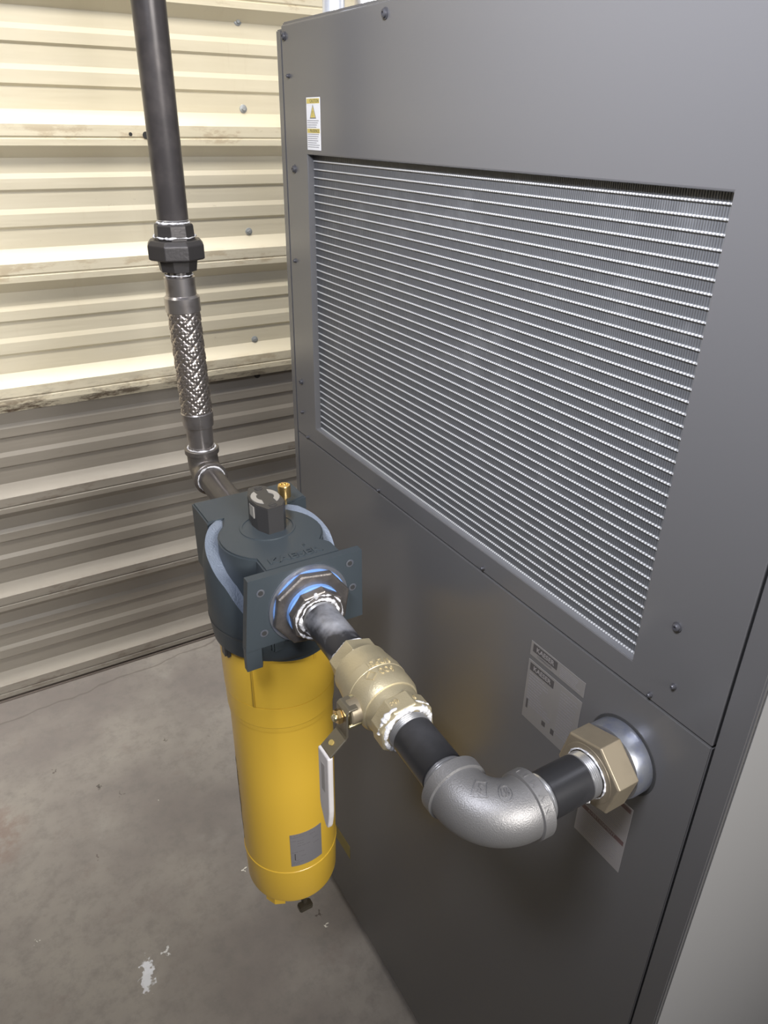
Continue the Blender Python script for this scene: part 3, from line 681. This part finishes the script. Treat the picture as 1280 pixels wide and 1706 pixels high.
# dark vertical lettering on the left of the bowl, seen edge-on
def vert_fn(a0, z0, r):
    return lambda x, y, z: V((FX+(r+z)*math.cos(a0-y/r), FY+(r+z)*math.sin(a0-y/r), z0+x))
text('KAESER', .058, vert_fn(math.radians(158), .63, RBW+.0003), 'lettering', INK, bowl, .0001, bold=.001)
# raised lettering on top of the head
text('KAESER', .0235, lambda x, y, z: V((-.172+x*.98+.0, .787+y*.75, ZH+z)), 'raised_lettering', HEAD, hd, .0014, bold=.0003)
text('F', .009, lambda x, y, z: V((-.150+x, .806+y, ZH+z)), 'raised_lettering', HEAD, hd, .0010)
# pad and indicator
b = bmesh.new(); lathe(b, (-.173, .880, ZH-.001), (0, 0, 1), [(0, .0405), (.0022, .0400), (.0022, .0365), (.0010, .0360), (.0010, 0)], 56); obj('indicator_pad', b, HEAD, fil, 25)
IP = [(-.180, .857), (-.156, .859), (-.1475, .872), (-.1455, .890), (-.147, .908), (-.153, .930), (-.164, .938), (-.178, .936), (-.188, .914), (-.191, .896), (-.189, .876)]
b = bmesh.new(); prism(b, IP, ZH, 1.180, .0012); ind = tag(obj('pressure_indicator', b, BLACKPL, fil), 'black plastic indicator block')
for c0, ax0 in (((-.178, .890), 0), ((-.147, .903), PI)):
    b = bmesh.new(); q = []
    for k in range(9):
        a = math.radians(115+k*125/8)+ax0; q.append((-.1675+.0205*math.cos(a), .8965+.0225*math.sin(a)*1.05))
    for k in range(8, -1, -1):
        a = math.radians(130+k*95/8)+ax0; q.append((-.1675+.0125*math.cos(a), .8965+.0135*math.sin(a)))
    prism(b, q, 1.1795, 1.1812, .0004); tag(obj('window', b, CLEAR, ind), 'clear plastic window')
b = bmesh.new(); box(b, (-.1912, .884, 1.156), (-.1895, .900, 1.174), .0003); obj('side_window', b, CLEAR, ind)
for c0 in ((-.168, .868), (-.166, .9265)):
    b = bmesh.new(); lathe(b, (*c0, 1.180), (0, 0, 1), [(0, .0062), (.0007, .0062), (.0008, .0054), (.0005, .0050), (.0005, 0)], 24); box(b, (c0[0]-.0050, c0[1]-.0006, 1.1805), (c0[0]+.0050, c0[1]+.0006, 1.1813)); obj('indicator_screw', b, BLACKPL, ind, 30)
# brass vent plug
vp = (-.122, .934)
b = bmesh.new(); lathe(b, (*vp, ZH), (0, 0, 1), [(0, .0035), (.008, .0035), (.010, .0050), (.0125, .0070), (.0135, .0098), (.031, .0098), (.0325, .0090), (.0325, .0062), (.0310, .0058), (.0310, 0)], 32); tag(obj('vent_plug', b, BRASSP, fil, 30), 'brass vent plug')

# ------------------------------------------------------------------ rear nipple, elbow, hose, union, riser
nipple('pipe_nipple', at(1.195), -RUN, at(1.195).y-1.000, PIPEOLD, 'dull black pipe nipple behind the filter head', .006, .010, r=.0235)
ER = at(1.234); elbow('pipe_elbow', ER, -RUN, (0, 0, 1), .028, .0275, .046, CASTDK, 'dark iron elbow behind the filter, under the braided hose', .003, .011, paste=.0245)
HX, HY = ER.x-.006, ER.y
hz = lambda t: V((ER.x+(HX-ER.x)*min(1, max(0, (t-1.13)/.25)), HY, t))
ho = empty('braided_hose', (ER.x, HY, 1.125), 'braided stainless steel flexible hose in the vertical pipe run', 'hose')
HA = (hz(1.425)-hz(1.13)).normalized(); HO = hz(1.13)
b = bmesh.new(); lathe(b, HO, HA, [(0, .0215), (.006, .0215), (.0065, .0225), (.044, .0240), (.045, .022)], 48); obj('hose_end', b, STEEL, ho, 30)
b = bmesh.new(); lathe(b, HO, HA, [(.0425, .0245), (.0440, .0268), (.069, .0280), (.0710, .0265)], 48); obj('ferrule', b, STEEL, ho, 30)
b = bmesh.new(); lathe(b, HO, HA, [(.246, .0270), (.2475, .0290), (.270, .0288), (.2735, .0255), (.2740, .0235)], 48); obj('ferrule', b, STEEL, ho, 30)
b = bmesh.new(); lathe(b, HO, HA, [(.272, .0245), (.302, .0250), (.3030, .0225), (.3035, .0195), (.312, .0195)], 48); obj('hose_end', b, STEEL, ho, 30)
# braid: helical flat wires woven both ways
u_, v_, a_ = frame(HA)
b = bmesh.new(); lathe(b, HO, HA, [(.069, .0252), (.248, .0252)], 48)
core = obj('hose_core', b, UNIONM, ho, 30)
b = bmesh.new(); NB = 14; turns = 1.15; L0, L1 = .0695, .2475; seg = 200
for sgn in (1, -1):
    for k in range(NB):
        prev = None
        for i in range(seg+1):
            f_ = i/seg; th = sgn*(2*PI*turns*f_)+2*PI*k/NB
            wv_ = math.sin(f_*turns*2*NB*PI*1.0 + (0 if sgn > 0 else PI) + k*PI)
            r_ = .0262+.0006*wv_; c_ = HO+a_*(L0+(L1-L0)*f_); rad = u_*math.cos(th)+v_*math.sin(th)
            tan = (u_*-math.sin(th)+v_*math.cos(th))*sgn*2*PI*turns*r_/(L1-L0)+a_; tan.normalize(); side = tan.cross(rad).normalized()
            q = [b.verts.new(c_+rad*(r_-.0006)+side*.0032), b.verts.new(c_+rad*(r_+.0005)+side*.0014), b.verts.new(c_+rad*(r_+.0005)-side*.0014), b.verts.new(c_+rad*(r_-.0006)-side*.0032)]
            if prev:
                for j in range(3): b.faces.new([prev[j], prev[j+1], q[j+1], q[j]])
            prev = q
br = obj('braid_sleeve', b, BRAID, ho, 60)

un = empty('pipe_union', (HX, HY, 1.438), 'dark hexagonal pipe union between the braided hose and the vertical pipe', 'pipe union')
UO = V((HX, HY, 0)); Z = (0, 0, 1)
b = bmesh.new(); lathe(b, UO, Z, [(1.430, .021), (1.4410, .0210), (1.4420, .0295), (1.466, .0335), (1.468, .03)], 8, ph=.3); obj('union_tail', b, UNIONM, un)
b = bmesh.new(); lathe(b, UO, Z, [(1.4605, .043), (1.4625, .0468), (1.4830, .0468), (1.4900, .0410), (1.4905, .030)], 8, ph=.12); o = obj('union_collar', b, UNIONM, un); md = o.modifiers.new('b', 'BEVEL'); md.width = .0012; md.segments = 2
b = bmesh.new(); lathe(b, UO, Z, [(1.488, .0318), (1.511, .0305), (1.5135, .0290), (1.5135, .022)], 8, ph=.35); o = obj('union_head', b, UNIONM, un); md = o.modifiers.new('b', 'BEVEL'); md.width = .0008; md.segments = 2
b = bmesh.new(); blob_ring(b, UO+V((0, 0, 1.5150)), Z, .0245, .0016, .9, 2.9, n=80); blob_ring(b, UO+V((0, 0, 1.4945)), Z, .0325, .0013, 1.5, 7.9, n=90); obj('thread_paste', b, PASTE, un, 60)
b = bmesh.new(); blob_ring(b, UO+V((0, 0, 1.436)), Z, .0225, .0010, .9, 1.9, n=80); obj('thread_paste', b, PASTE, un, 60)
rp = empty('vertical_pipe', (HX, HY, 1.514), 'long black steel pipe rising out of the top of the picture', 'pipe')
b = bmesh.new(); lathe(b, UO, Z, [(1.512, .0235), (1.516, .0241), (3.3, .0241), (3.3, .02)], 56); obj('pipe_body', b, PIPEOLD, rp, 30)
b = bmesh.new(); lathe(b, UO, Z, thread(1.513, 1.520, .0246, .0023, .001), 56); obj('thread', b, THREAD, rp, 25)

# pipes over the cabinet top
b = bmesh.new(); lathe(b, (.055, 1.09, ZT+.004), Z, [(0, .0155), (1.3, .0155)], 40); tag(obj('galvanised_pipe', b, GALV, None, 30), 'bright galvanised pipe rising behind the top edge of the cabinet', 'pipe')
b = bmesh.new(); lathe(b, (.105, 1.075, ZT+.004), Z, [(0, .020), (.012, .020), (.013, .0225), (.030, .0225), (.031, .0195), (.05, .0195), (.052, .023), (.075, .0225), (.076, .0195), (1.3, .0195)], 12); tag(obj('silver_conduit_fitting', b, FOIL, None, 30), 'crumpled silver conduit fitting right of the galvanised pipe above the cabinet', 'conduit')
